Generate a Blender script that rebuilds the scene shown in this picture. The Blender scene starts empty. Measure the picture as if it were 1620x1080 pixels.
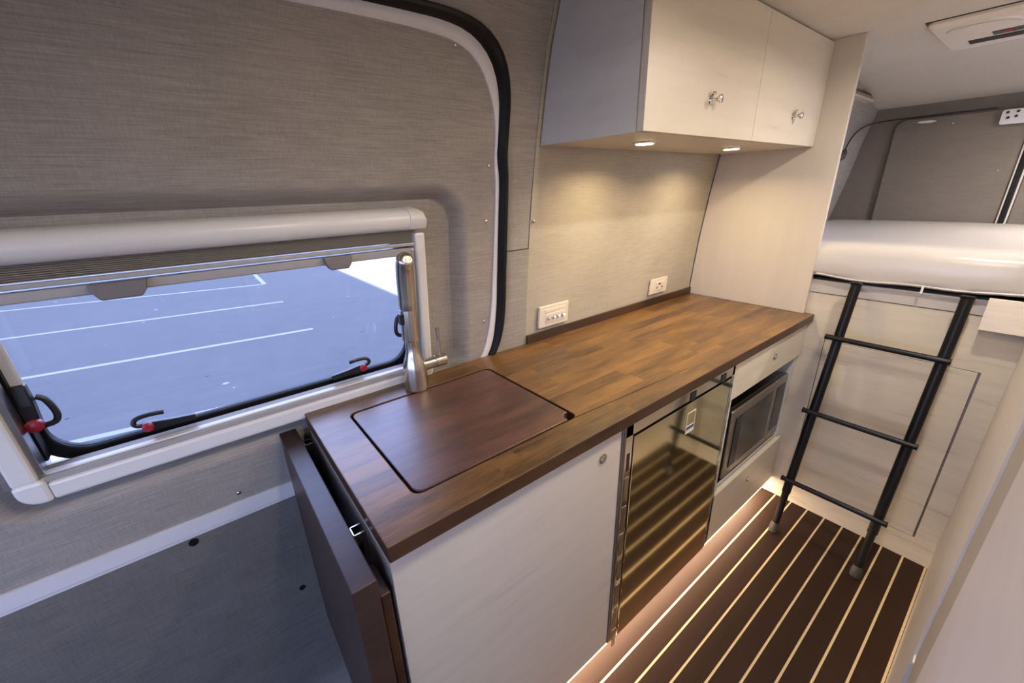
import bpy, math, random
from mathutils import Vector, Matrix
random.seed(4)
S = bpy.context.scene
COL = S.collection

# ------------------------------------------------------------------ camera
cam = bpy.data.objects.new('camera', bpy.data.cameras.new('camera'))
COL.objects.link(cam)
cam.location = (-0.13168, -0.50405, 1.41278)
cam.rotation_euler = (math.radians(69.56217), math.radians(1.70383), math.radians(-38.13403))
cam.data.sensor_fit = 'HORIZONTAL'
cam.data.sensor_width = 36.0
cam.data.lens = 645.472 / 1620 * 36.0
cam.data.clip_start = 0.01
cam.data.clip_end = 300
S.camera = cam

# ------------------------------------------------------------------ world, sun, exposure
w = bpy.data.worlds.new('world'); S.world = w; w.use_nodes = True
nt = w.node_tree; nt.nodes.clear()
wo = nt.nodes.new('ShaderNodeOutputWorld'); bg = nt.nodes.new('ShaderNodeBackground')
bg.inputs[0].default_value = (0.47, 0.58, 1.0, 1); bg.inputs[1].default_value = 7.3
nt.links.new(bg.outputs[0], wo.inputs[0])

def light(name, kind, loc, energy, color, rot=(0, 0, 0), size=0.05, size_y=None, spread=None, angle=None):
    d = bpy.data.lights.new(name, kind); d.energy = energy; d.color = color
    if kind == 'AREA':
        if size_y is None: d.shape = 'DISK'; d.size = size
        else: d.shape = 'RECTANGLE'; d.size = size; d.size_y = size_y
        if spread: d.spread = spread
    if kind == 'SUN': d.angle = angle or 0.009
    o = bpy.data.objects.new(name, d); COL.objects.link(o)
    o.location = loc; o.rotation_euler = rot
    return o

# high sun behind a tall unseen block added left of the van for shade; only the far right part of the lot is lit
SUN_DIR = Vector((math.cos(math.radians(50)) * .5, -math.sin(math.radians(50)) * .5, -.8660))
light('sun', 'SUN', (0, 0, 20), 38.0, (1.0, 0.95, 0.88), rot=SUN_DIR.to_track_quat('-Z', 'Y').to_euler(), angle=0.002)
WARM = (1.0, 0.74, 0.42)
MID = (1.0, 0.86, 0.70)

vs = S.view_settings
vs.view_transform = 'Standard'; vs.look = 'None'; vs.gamma = 1.0; vs.use_curve_mapping = False
vs.exposure = 0.0
S.cycles.use_denoising = True
S.cycles.max_bounces = 10
S.cycles.diffuse_bounces = 6
S.cycles.caustics_reflective = False
S.cycles.caustics_refractive = False
S.cycles.sample_clamp_indirect = 6.0

# ------------------------------------------------------------------ materials
def newmat(name):
    m = bpy.data.materials.new(name); m.use_nodes = True
    return m, m.node_tree, m.node_tree.nodes['Principled BSDF']

def plain(name, col, rough=0.5, metal=0.0, var=0.04, vscale=30, coat=0.0, spec=0.5):
    m, n, b = newmat(name)
    tc = n.nodes.new('ShaderNodeTexCoord'); no = n.nodes.new('ShaderNodeTexNoise')
    no.inputs['Scale'].default_value = vscale; no.inputs['Detail'].default_value = 3
    mx = n.nodes.new('ShaderNodeMix'); mx.data_type = 'RGBA'
    mx.inputs[6].default_value = [c * (1 - var) for c in col] + [1]
    mx.inputs[7].default_value = [min(1, c * (1 + var)) for c in col] + [1]
    n.links.new(tc.outputs['Object'], no.inputs['Vector']); n.links.new(no.outputs['Fac'], mx.inputs[0])
    n.links.new(mx.outputs[2], b.inputs['Base Color'])
    b.inputs['Roughness'].default_value = rough; b.inputs['Metallic'].default_value = metal
    b.inputs['Coat Weight'].default_value = coat
    b.inputs['Specular IOR Level'].default_value = spec
    return m

def streak(n, pos, scale, detail=4, rough=0.6):
    mp = n.nodes.new('ShaderNodeMapping'); mp.inputs['Scale'].default_value = scale
    no = n.nodes.new('ShaderNodeTexNoise'); no.inputs['Scale'].default_value = 1.0
    no.inputs['Detail'].default_value = detail; no.inputs['Roughness'].default_value = rough
    n.links.new(pos, mp.inputs['Vector']); n.links.new(mp.outputs[0], no.inputs['Vector'])
    return no.outputs['Fac']

def math_node(n, op, a, b=None):
    m = n.nodes.new('ShaderNodeMath'); m.operation = op
    for i, v in enumerate((a, b)):
        if v is None: continue
        if isinstance(v, (int, float)): m.inputs[i].default_value = v
        else: n.links.new(v, m.inputs[i])
    return m.outputs[0]

def ramp(n, fac, stops):
    r = n.nodes.new('ShaderNodeValToRGB')
    el = r.color_ramp.elements
    while len(el) < len(stops): el.new(0.5)
    for e, (p, c) in zip(el, stops): e.position = p; e.color = list(c) + [1]
    n.links.new(fac, r.inputs[0])
    return r.outputs[0]

def fabric(name, col, contrast=0.23, along='x'):
    m, n, b = newmat(name)
    g = n.nodes.new('ShaderNodeNewGeometry'); pos = g.outputs['Position']
    if along == 'x': h, v = (14, 14, 420), (420, 420, 14)
    elif along == 'y': h, v = (420, 14, 420), (14, 420, 14)      # ceiling and rear
    a = streak(n, pos, h, 3); c = streak(n, pos, v, 3); big = streak(n, pos, (5, 5, 9), 3)
    s = math_node(n, 'ADD', math_node(n, 'MULTIPLY', a, 0.5), math_node(n, 'MULTIPLY', c, 0.28))
    s = math_node(n, 'ADD', s, math_node(n, 'MULTIPLY', big, 0.22))
    lo = [x * (1 - contrast) for x in col]; hi = [x * (1 + contrast) for x in col]
    n.links.new(ramp(n, s, [(0.36, lo), (0.64, hi)]), b.inputs['Base Color'])
    bp = n.nodes.new('ShaderNodeBump'); bp.inputs['Strength'].default_value = 0.12; bp.inputs['Distance'].default_value = 0.002
    n.links.new(s, bp.inputs['Height']); n.links.new(bp.outputs[0], b.inputs['Normal'])
    b.inputs['Roughness'].default_value = 0.85; b.inputs['Specular IOR Level'].default_value = 0.25
    return m

def laminate(name, col, scale=(2.5, 2.5, 26), contrast=0.07, rough=0.38, line=0.10):
    m, n, b = newmat(name)
    g = n.nodes.new('ShaderNodeNewGeometry'); pos = g.outputs['Position']
    a = streak(n, pos, scale, 4); f = streak(n, pos, [s * 3 for s in scale], 3)
    s = math_node(n, 'ADD', math_node(n, 'MULTIPLY', a, 0.7), math_node(n, 'MULTIPLY', f, 0.3))
    lo = [x * (1 - contrast - line) for x in col]; md = [x * (1 - contrast * .4) for x in col]; hi = [x * (1 + contrast * .5) for x in col]
    n.links.new(ramp(n, s, [(0.30, lo), (0.42, md), (0.65, hi)]), b.inputs['Base Color'])
    b.inputs['Roughness'].default_value = rough
    return m

def butcher(name, dark, light_, rowh=0.046, width=0.42, rough=0.33, spec=0.5, gscale=1.0):
    m, n, b = newmat(name)
    g = n.nodes.new('ShaderNodeNewGeometry'); pos = g.outputs['Position']
    br = n.nodes.new('ShaderNodeTexBrick')
    br.inputs['Color1'].default_value = (0, 0, 0, 1); br.inputs['Color2'].default_value = (1, 1, 1, 1)
    br.inputs['Mortar'].default_value = (0.3, 0.3, 0.3, 1)
    br.inputs['Scale'].default_value = 1.0; br.inputs['Mortar Size'].default_value = 0.0
    br.inputs['Brick Width'].default_value = width; br.inputs['Row Height'].default_value = rowh
    br.offset = 0.37; br.offset_frequency = 2; br.squash = 1.3; br.squash_frequency = 3
    n.links.new(pos, br.inputs['Vector'])
    sep = n.nodes.new('ShaderNodeSeparateColor'); n.links.new(br.outputs['Color'], sep.inputs[0])
    # offset the grain per stave so figure breaks at the glue lines
    vm = n.nodes.new('ShaderNodeVectorMath'); vm.operation = 'ADD'
    cx = n.nodes.new('ShaderNodeCombineXYZ'); n.links.new(math_node(n, 'MULTIPLY', sep.outputs[0], 7.0), cx.inputs[2])
    n.links.new(pos, vm.inputs[0]); n.links.new(cx.outputs[0], vm.inputs[1]); p2 = vm.outputs[0]
    ga = streak(n, p2, (4.5 * gscale, 26 * gscale, 22), 6, 0.72)
    gf = streak(n, p2, (14, 240, 240), 3)
    s = math_node(n, 'ADD', math_node(n, 'MULTIPLY', sep.outputs[0], 0.17), math_node(n, 'MULTIPLY', ga, 0.70))
    s = math_node(n, 'ADD', s, math_node(n, 'MULTIPLY', gf, 0.18))
    mid = [(a + c) / 2 for a, c in zip(dark, light_)]
    n.links.new(ramp(n, s, [(0.34, dark), (0.5, mid), (0.64, light_)]), b.inputs['Base Color'])
    b.inputs['Roughness'].default_value = rough; b.inputs['Specular IOR Level'].default_value = spec
    bp = n.nodes.new('ShaderNodeBump'); bp.inputs['Strength'].default_value = 0.08; bp.inputs['Distance'].default_value = 0.001
    n.links.new(gf, bp.inputs['Height']); n.links.new(bp.outputs[0], b.inputs['Normal'])
    return m

def emis(name, col, strength):
    m, n, b = newmat(name)
    b.inputs['Base Color'].default_value = (1, 1, 1, 1)
    b.inputs['Emission Color'].default_value = list(col) + [1]; b.inputs['Emission Strength'].default_value = strength
    return m

M = {}
M['fab'] = fabric('grey woven wall fabric', (0.315, 0.292, 0.270))
M['fab_k'] = fabric('beige woven wall fabric', (0.41, 0.38, 0.31), 0.14)
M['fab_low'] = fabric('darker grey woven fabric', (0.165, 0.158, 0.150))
M['fab_r'] = fabric('grey woven rear fabric', (0.175, 0.154, 0.132), 0.12, 'y')
M['fab_c'] = fabric('grey woven ceiling fabric', (0.62, 0.585, 0.53), 0.08, 'y')
M['white_door'] = plain('white painted metal', (0.72, 0.72, 0.74), 0.22, 0, 0.01)
M['frame'] = plain('white window plastic', (0.76, 0.75, 0.73), 0.30, 0, 0.015)
M['rubber'] = plain('black rubber', (0.005, 0.005, 0.006), 0.5, spec=0.25)
M['black'] = plain('black plastic', (0.012, 0.012, 0.014), 0.35)
M['red'] = plain('red plastic button', (0.30, 0.012, 0.03), 0.35)
M['handle_grey'] = plain('grey plastic', (0.17, 0.16, 0.16), 0.5)
M['blind'] = plain('pleated blind cloth', (0.60, 0.56, 0.50), 0.8)
M['lam'] = laminate('pale wood laminate', (0.62, 0.575, 0.50))
M['lam_v'] = laminate('pale wood laminate upright', (0.57, 0.53, 0.46), (10, 10, 1.6), 0.06, 0.42, 0.02)
M['lam_y'] = laminate('pale wood laminate across', (0.60, 0.55, 0.46), (4, 2.2, 22), 0.12, 0.32, 0.2)
M['lam_end'] = laminate('pale wood laminate end', (0.60, 0.605, 0.60), (3, 3, 14), 0.08, 0.42, 0.06)  # end panels toned cooler, blue daylight put partly into the colour
M['board'] = laminate('pale grained board', (0.80, 0.74, 0.66), (4, 6, 120), 0.12, 0.5, 0.25)
M['wood'] = butcher('stained butcher block', (0.036, 0.016, 0.0055), (0.215, 0.108, 0.030), .046, .30, .34, .8)
M['wood_lid'] = butcher('stained lid wood', (0.026, 0.010, 0.009), (0.14, 0.060, 0.040), 0.20, 0.9, 0.37, 1.0, 0.8)
M['wood_edge'] = butcher('stained edge wood', (0.022, 0.010, 0.006), (0.085, 0.038, 0.018), 0.3, 1.4, 0.38)
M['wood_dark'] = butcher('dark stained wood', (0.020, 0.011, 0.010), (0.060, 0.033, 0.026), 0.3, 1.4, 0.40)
M['alu'] = plain('brushed aluminium', (0.62, 0.62, 0.63), 0.28, 1.0, 0.03)
M['sill'] = plain('satin grey sill', (0.36, 0.35, 0.34), 0.6)
M['rail_grey'] = plain('pale grey metal rail', (0.46, 0.44, 0.43), 0.4, 0, .02)
M['bar'] = plain('blind bar grey', (0.42, 0.41, 0.40), 0.35)
M['alu_grey'] = plain('grey aluminium profile', (0.32, 0.33, 0.36), 0.35, 1.0, 0.03)
M['nickel'] = plain('brushed nickel', (0.60, 0.56, 0.50), 0.24, 1.0, 0.05, 200)
M['chrome'] = plain('chrome', (0.80, 0.78, 0.74), 0.10, 1.0, 0.02)
M['steel'] = plain('brushed steel', (0.42, 0.40, 0.37), 0.30, 1.0, 0.05)
M['fridge'] = plain('dark bronze mirror', (0.72, 0.70, 0.50), 0.075, 1.0, 0.01)
M['dark_glass'] = plain('dark oven glass', (0.02, 0.02, 0.02), 0.12)
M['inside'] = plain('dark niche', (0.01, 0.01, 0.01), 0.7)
M['mattress'] = plain('white vinyl', (0.52, 0.505, 0.505), 0.26, 0, 0.01, 6)
M['plank'] = laminate('dark floor plank', (0.030, 0.0155, 0.0105), (3, 40, 3), 0.14, 0.5, 0.08)
M['plank'].node_tree.nodes['Principled BSDF'].inputs['Specular IOR Level'].default_value = 0.12
M['holly'] = plain('pale inlay strip', (0.66, 0.52, 0.31), 0.5, spec=0.2)
M['plate'] = plain('ivory wall plate', (0.74, 0.68, 0.58), 0.35, 0, 0.01)
M['ac'] = plain('ivory plastic housing', (0.84, 0.79, 0.71), 0.4, 0, 0.01)
M['ac_dim'] = plain('ivory plastic insert', (0.50, 0.45, 0.40), 0.5)
M['handle_dark'] = plain('dark plastic strip', (0.05, 0.05, 0.06), 0.4)
M['ladder'] = plain('black coated tube', (0.005, 0.005, 0.006), 0.35, spec=0.3)
M['foot'] = plain('grey rubber foot', (0.045, 0.042, 0.040), 0.5)
M['closet'] = laminate('pale closet laminate', (0.76, 0.71, 0.69), (2.5, 2.5, 12), 0.06, 0.45, 0.04)
M['closet_shade'] = plain('beige edging', (0.50, 0.44, 0.38), 0.5)  # shadow tone for the band on the closet front
M['puck'] = emis('led lens', (1.0, 0.72, 0.42), 22)
M['strip'] = emis('led tape', (1.0, 0.78, 0.52), 16)
M['screen_blue'] = plain('blue label print', (0.05, 0.08, 0.30), 0.4)
M['paint'] = plain('white line paint', (0.19, 0.19, 0.19), 0.7, 0, 0.08, 8)
M['conc'] = plain('pale render', (0.45, 0.43, 0.40), 0.9)

def asphalt():
    m, n, b = newmat('asphalt')
    g = n.nodes.new('ShaderNodeNewGeometry'); pos = g.outputs['Position']
    a = streak(n, pos, (0.35, 0.35, 1), 4); c = streak(n, pos, (45, 45, 1), 3); d = streak(n, pos, (3.5, 3.5, 1), 5, 0.7)
    s = math_node(n, 'ADD', math_node(n, 'MULTIPLY', a, 0.35), math_node(n, 'MULTIPLY', c, 0.25))
    s = math_node(n, 'ADD', s, math_node(n, 'MULTIPLY', d, 0.40))
    n.links.new(ramp(n, s, [(0.35, (0.072, 0.072, 0.075)), (0.5, (0.082, 0.081, 0.084)), (0.62, (0.090, 0.088, 0.090)), (0.74, (0.12, 0.12, 0.12))]), b.inputs['Base Color'])
    b.inputs['Roughness'].default_value = 0.9; b.inputs['Specular IOR Level'].default_value = 0.2
    return m
M['asphalt'] = asphalt()

def glass():
    m, n, b = newmat('acrylic pane'); out = n.nodes['Material Output']
    n.nodes.remove(b)
    t = n.nodes.new('ShaderNodeBsdfTransparent'); t.inputs[0].default_value = (0.93, 0.95, 0.98, 1)
    gl = n.nodes.new('ShaderNodeBsdfGlossy'); gl.inputs['Roughness'].default_value = 0.02
    f = n.nodes.new('ShaderNodeFresnel'); f.inputs[0].default_value = 1.35
    mx = n.nodes.new('ShaderNodeMixShader')
    n.links.new(f.outputs[0], mx.inputs[0]); n.links.new(t.outputs[0], mx.inputs[1]); n.links.new(gl.outputs[0], mx.inputs[2])
    n.links.new(mx.outputs[0], out.inputs[0])
    return m
M['glass'] = glass()

# ------------------------------------------------------------------ mesh helpers
class MB:
    def __init__(s): s.v = []; s.f = []
    def add(s, vs_, fs):
        o = len(s.v); s.v += [tuple(v) for v in vs_]; s.f += [tuple(i + o for i in f) for f in fs]; return s
    def box(s, x0, x1, y0, y1, z0, z1):
        v = [(x, y, z) for z in (z0, z1) for y in (y0, y1) for x in (x0, x1)]
        return s.add(v, [(0, 2, 3, 1), (4, 5, 7, 6), (0, 1, 5, 4), (2, 6, 7, 3), (0, 4, 6, 2), (1, 3, 7, 5)])
    def tube(s, pts, r, n=12, cap=True):
        pts = [Vector(p) for p in pts]; rs = r if isinstance(r, (list, tuple)) else [r] * len(pts)
        ref = None; rings = []
        for i, p in enumerate(pts):
            d = (pts[min(i + 1, len(pts) - 1)] - pts[max(i - 1, 0)]).normalized()
            if ref is None:
                ref = Vector((0, 0, 1)) if abs(d.z) < 0.9 else Vector((1, 0, 0))
            a = (ref - d * ref.dot(d)).normalized(); b = d.cross(a); ref = a
            rings.append([p + (a * math.cos(t) + b * math.sin(t)) * rs[i] for t in [2 * math.pi * k / n for k in range(n)]])
        vs_ = [q for rg in rings for q in rg]; fs = []
        for i in range(len(rings) - 1):
            for k in range(n):
                fs.append((i * n + k, i * n + (k + 1) % n, (i + 1) * n + (k + 1) % n, (i + 1) * n + k))
        if cap: fs.append(tuple(range(n - 1, -1, -1))); fs.append(tuple((len(rings) - 1) * n + k for k in range(n)))
        return s.add(vs_, fs)
    def cyl(s, a, b, r, n=20, r2=None):
        return s.tube([a, b], [r, r if r2 is None else r2], n)
    def prism(s, poly, axis, a, b):
        # poly: 2D points; extruded along axis between a and b
        def P(u, v, t): return {'x': (t, u, v), 'y': (u, t, v), 'z': (u, v, t)}[axis]
        n = len(poly); vs_ = [P(u, v, a) for u, v in poly] + [P(u, v, b) for u, v in poly]
        fs = [tuple(range(n - 1, -1, -1)), tuple(range(n, 2 * n))] + [(i, (i + 1) % n, (i + 1) % n + n, i + n) for i in range(n)]
        return s.add(vs_, fs)
    def grid(s, rows):
        n = len(rows[0]); vs_ = [q for r in rows for q in r]
        fs = [(i * n + k, i * n + k + 1, (i + 1) * n + k + 1, (i + 1) * n + k) for i in range(len(rows) - 1) for k in range(n - 1)]
        return s.add(vs_, fs)

ORIGIN = {}
def rootloc(o):
    while o.parent: o = o.parent
    return Vector(o.location)

def setp(o, label=None, cat=None, group=None, kind=None):
    if label: o['label'] = label
    if cat: o['category'] = cat
    if group: o['group'] = group
    if kind: o['kind'] = kind
    return o

def obj(name, mb, mat, parent=None, bevel=0.0, smooth=False, label=None, cat=None, group=None, kind=None, seg=2, loc=None):
    org = rootloc(parent) if parent else (Vector(loc) if loc else Vector((0, 0, 0)))
    me = bpy.data.meshes.new(name)
    me.from_pydata([tuple(Vector(v) - org) for v in mb.v], [], mb.f)
    import bmesh
    bm = bmesh.new(); bm.from_mesh(me); bmesh.ops.recalc_face_normals(bm, faces=bm.faces); bm.to_mesh(me); bm.free()
    mats = mat if isinstance(mat, (list, tuple)) else [mat]
    for m_ in mats: me.materials.append(M[m_])
    o = bpy.data.objects.new(name, me); COL.objects.link(o)
    if parent: o.parent = parent
    else: o.location = org
    if bevel:
        b = o.modifiers.new('bevel', 'BEVEL'); b.width = bevel; b.segments = seg; b.limit_method = 'ANGLE'; b.angle_limit = math.radians(40)
        b.harden_normals = False
    if smooth:
        me.polygons.foreach_set('use_smooth', [True] * len(me.polygons))
        try: me.set_sharp_from_angle(angle=math.radians(35))
        except Exception: pass
    return setp(o, label, cat, group, kind)

def root(name, loc, label=None, cat=None, group=None, kind=None):
    o = bpy.data.objects.new(name, None); COL.objects.link(o); o.location = loc; o.empty_display_size = 0.05
    return setp(o, label, cat, group, kind)

def interp(t, xs, ys):
    if t <= xs[0]: return ys[0]
    for i in range(len(xs) - 1):
        if t <= xs[i + 1]:
            k = (t - xs[i]) / (xs[i + 1] - xs[i]); return ys[i] + (ys[i + 1] - ys[i]) * k
    return ys[-1]
ZS = [0, .6, .75, .899, 1.036, 1.15, 1.246, 1.34, 1.425, 1.552, 1.655, 1.766, 1.851, 1.9]
YS = [.60, .577, .563, .545, .536, .527, .516, .505, .494, .474, .455, .429, .400, .38]
def yw(z): return interp(z, ZS, YS)
def W(x, z, off=0.0): return (x, yw(z) + off, z)
def F(x, z, off=0.0): return (x, .545 - (z - .89) * .093 + off, z)      # plane of the window frame
def smooth01(t): t = max(0, min(1, t)); return t * t * (3 - 2 * t)
def frange(a, b, n): return [a + (b - a) * i / n for i in range(n + 1)]
def catmull(pts, k=5):
    out = []
    for i in range(len(pts) - 1):
        p0 = pts[max(i - 1, 0)]; p1 = pts[i]; p2 = pts[i + 1]; p3 = pts[min(i + 2, len(pts) - 1)]
        for j in range(k):
            t = j / k
            out.append(tuple(0.5 * ((2 * b) + (-a + c) * t + (2 * a - 5 * b + 4 * c - d) * t * t + (-a + 3 * b - 3 * c + d) * t ** 3)
                             for a, b, c, d in zip(p0, p1, p2, p3)))
    out.append(tuple(pts[-1])); return out
def resample(pts, n):
    L = [0]
    for a, b in zip(pts, pts[1:]): L.append(L[-1] + math.dist(a, b))
    return [tuple(interp(L[-1] * i / n, L, [p[k] for p in pts]) for k in range(len(pts[0]))) for i in range(n + 1)]
def rrect(x0, x1, z0, z1, r, n=6):
    out = []
    for cx, cz, a0 in ((x1 - r, z1 - r, 0), (x0 + r, z1 - r, 90), (x0 + r, z0 + r, 180), (x1 - r, z0 + r, 270)):
        for i in range(n + 1):
            a = math.radians(a0 + 90 * i / n); out.append((cx + r * math.cos(a), cz + r * math.sin(a)))
    return out

# ================================================================== LARGE STRUCTURE
# floor
fl = root('floor', (0, 0, 0), kind='structure')
obj('subfloor', MB().box(-2.6, 3.2, -1.25, .125, -.08, -.006), 'plank', fl)
obj('entry_step', MB().box(-1.6, .6, .12, .66, -.30, -.26), 'rubber', fl)
k = 0
y = -.016 + .066 * 1
pitch = .0659
ycur = -.016 + pitch * 1          # seam centres
seams = [-.016 + pitch * i for i in range(2, -20, -1)]
for i in range(len(seams) - 1):
    ya, yb = seams[i] - .0033, seams[i + 1] + .0033
    if yb < -1.25: break
    o = obj('floor_plank', MB().box(-2.3, 1.813, yb, ya, -.006, 0.0), 'plank', fl)
    obj('inlay_strip', MB().box(-2.3, 1.813, yb - .0066, yb, -.006, -.0004), 'holly', fl)

# ceiling
ce = MB()
rows = []
for x in [-2.6, -1.5, 0, 1, 1.8, 2.2, 2.5, 2.62, 2.72, 2.82, 2.90, 2.97, 3.03, 3.10]:
    z = 1.862 - (0.095 * smooth01((x - 2.45) / .68) if x > 2.45 else 0)
    rows.append([(x, yy, z - (0.0 if yy < .30 else (yy - .30) * .06)) for yy in (-1.3, -1.0, -.6, -.2, .1, .30, .45)])
ce.grid(rows)
obj('ceiling', ce, 'fab_c', smooth=True, kind='structure')
obj('trim_1', MB().box(-2.6, 3.2, -1.3, .62, 1.90, 1.93), 'white_door', kind='structure')   # roof skin above the lining

# left wall with the sliding door
wl = root('wall_left', (0, 0, 0), kind='structure')
# panel behind the counter and under the overhead cabinet
g = MB()
zz = frange(.86, 1.865, 30)
g.grid([[W(x, z, -.006) for z in zz] for x in (.7275, 1.0, 1.4, 1.793)])
g.grid([[W(.7275, z, -.006), W(.7275, z, .004)] for z in zz])
obj('wall_panel', g, 'fab_k', wl, smooth=True)
# backing under counter height
g = MB(); g.grid([[W(x, z, .002) for z in frange(0, .9, 6)] for x in (.5, 1.2, 1.813)])
obj('lower_lining', g, 'fab', wl)

seal_out = [(-1.5, 1.785), (-.8, 1.785), (0, 1.785), (.25, 1.785), (.36, 1.785), (.45, 1.783), (.52, 1.771), (.57, 1.744), (.604, 1.70), (.621, 1.644), (.624, 1.56),
            (.624, 1.495), (.631, 1.445), (.635, 1.34), (.637, 1.13), (.634, 1.03), (.621, .957), (.592, .897), (.52, .82), (.46, .78)]
seal_in = [(-1.5, 1.762), (-.8, 1.762), (0, 1.762), (.22, 1.762), (.33, 1.763), (.42, 1.762), (.485, 1.752), (.533, 1.728), (.567, 1.69), (.588, 1.635), (.593, 1.56),
           (.592, 1.497), (.603, 1.44), (.605, 1.34), (.606, 1.13), (.602, 1.03), (.588, .942), (.555, .88), (.49, .80), (.43, .76)]
trim_in = [(-1.5, 1.735), (-.8, 1.735), (0, 1.736), (.2, 1.738), (.32, 1.738), (.405, 1.735), (.46, 1.727), (.505, 1.707), (.543, 1.670), (.572, 1.61), (.583, 1.54),
           (.583, 1.485), (.590, 1.43), (.592, 1.34), (.588, 1.13), (.580, 1.03), (.563, .95), (.535, .89), (.46, .80), (.40, .76)]
so, si, ti = [catmull(q, 6) for q in (seal_out, seal_in, trim_in)]
# pillar / header lining outside the seal
n = len(so)
def outer_pt(i):
    x, z = so[i]
    A, B = 30, 54       # indices between which the outline turns the corner
    if i <= A: return (x, 1.865)
    if i >= B: return (.727, z) if z > .87 else (.727, .87)
    xa = so[A][0]; zb = so[B][1]
    ln = (.727 - xa) + (1.865 - zb); d = ln * (i - A) / (B - A)
    return (xa + d, 1.865) if d < .727 - xa else (.727, 1.865 - (d - (.727 - xa)))
isplit = min(range(n), key=lambda i: abs(so[i][1] - 1.228) if i > 60 else 9)
def lining(i0, i1, off):
    rows = []
    for i in range(i0, i1 + 1):
        a, b = so[i], outer_pt(i)
        rows.append([W(a[0] + (b[0] - a[0]) * t, a[1] + (b[1] - a[1]) * t, off + .008 * (1 - min(1, t * 5))) for t in frange(0, 1, 12)])
    return MB().grid(rows)
obj('header_lining', lining(0, isplit, -.003), 'fab', wl, smooth=True)
zsp = so[isplit][1] - .003
rows = []
for z in frange(zsp, .86, 14):
    xa = next((so[i][0] for i in range(isplit, n) if so[i][1] <= z), so[-1][0]) - .004
    rows.append([W(xa + (.727 - xa) * t, z, -.008 + .009 * (1 - min(1, t * 5))) for t in frange(0, 1, 8)])
g = MB().grid(rows); g.grid([[(q[0], q[1], q[2]), (q[0], q[1] + .008, q[2])] for q in rows[0]])
obj('pillar_lining', g, 'fab', wl, smooth=True)
# outer skin
g = MB()
for (xa, xb, za, zb) in ((.6, 1.90, -.1, 1.92), (2.40, 3.2, -.1, 1.92), (1.90, 2.40, -.1, 1.25), (1.90, 2.40, 1.64, 1.92)):
    g.grid([[W(x, z, .14) for z in frange(za, zb, 12)] for x in (xa, xb)])
g.grid([[W(x, z, .14) for z in frange(-.1, 1.92, 12)] for x in (-2.6, -.60)])
g.grid([[W(x, z, .14) for z in frange(-.1, .86, 6)] for x in (-.60, .6)])
g.grid([[W(x, z, .14) for z in frange(1.40, 1.92, 6)] for x in (-.60, .6)])
obj('outer_skin', g, 'white_door', wl)

# sliding door
dr = root('door_1', (0, 0, 0), kind='structure')
RX0, RX1, RZ0, RZ1 = -.555, .500, .835, 1.432
def rec(x, z):
    cx, cz = (RX0 + RX1) / 2, (RZ0 + RZ1) / 2; hx, hz = (RX1 - RX0) / 2, (RZ1 - RZ0) / 2; r = .10
    dx, dz = abs(x - cx) - hx + r, abs(z - cz) - hz + r
    d = math.hypot(max(dx, 0), max(dz, 0)) + min(max(dx, dz), 0) - r
    wdt = .036
    return .046 * max(0, min(1, -d / wdt)) ** 1.7
xs = frange(-1.5, -.56, 8)[:-1] + frange(-.56, -.455, 14)[:-1] + frange(-.455, .34, 40)[:-1] + frange(.34, .52, 26)[:-1] + frange(.52, .606, 8)
zs_ = frange(.70, .82, 4)[:-1] + frange(.82, .92, 18)[:-1] + frange(.92, 1.34, 16)[:-1] + frange(1.34, 1.45, 24)[:-1] + frange(1.45, 1.765, 16)
g = MB(); vid = {}
for i, x in enumerate(xs):
    for j, z in enumerate(zs_):
        vid[i, j] = len(g.v); g.v.append(W(x, z, rec(x, z)))
for i in range(len(xs) - 1):
    for j in range(len(zs_) - 1):
        xm, zm = (xs[i] + xs[i + 1]) / 2, (zs_[j] + zs_[j + 1]) / 2
        if -.455 < xm < .34 and .92 < zm < 1.34: continue
        if xm > .50 and zm > 1.66 and (xm - .50) + (zm - 1.66) > .10: continue
        g.f.append((vid[i, j], vid[i + 1, j], vid[i + 1, j + 1], vid[i, j + 1]))
obj('door_panel', g, 'fab', dr, smooth=True)
# lower door: grooved white rail and lower panel
def wband(x0, x1, z0, z1, off, th=.006):
    g = MB(); zz = frange(z0, z1, 3)
    g.grid([[W(x, z, off) for z in zz] for x in (x0, x1)])
    g.grid([[W(x, z0, off), W(x, z0, off + th)] for x in (x0, x1)])
    g.grid([[W(x, z1, off), W(x, z1, off + th)] for x in (x0, x1)])
    return g
obj('door_rail', wband(-1.5, .6, .668, .708, -.006, .02), 'white_door', dr, label='white painted metal rail')
obj('rail_lip', wband(-1.5, .6, .658, .6655, -.003, .02), 'white_door', dr)
obj('rail_groove', wband(-1.5, .6, .655, .710, .008, .004), 'alu_grey', dr)
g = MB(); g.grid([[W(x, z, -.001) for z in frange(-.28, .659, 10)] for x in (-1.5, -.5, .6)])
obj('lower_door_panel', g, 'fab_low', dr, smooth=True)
for (x, z, r) in ((-.288, .651 - .008, .010), (-.104, .332, .008)):
    c = Vector(W(x, z, -.001))
    obj('panel_plug', MB().cyl(c + Vector((0, .004, 0)), c + Vector((0, -.002, 0)), r, 20), 'rubber', dr, label='round black plug')
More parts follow.
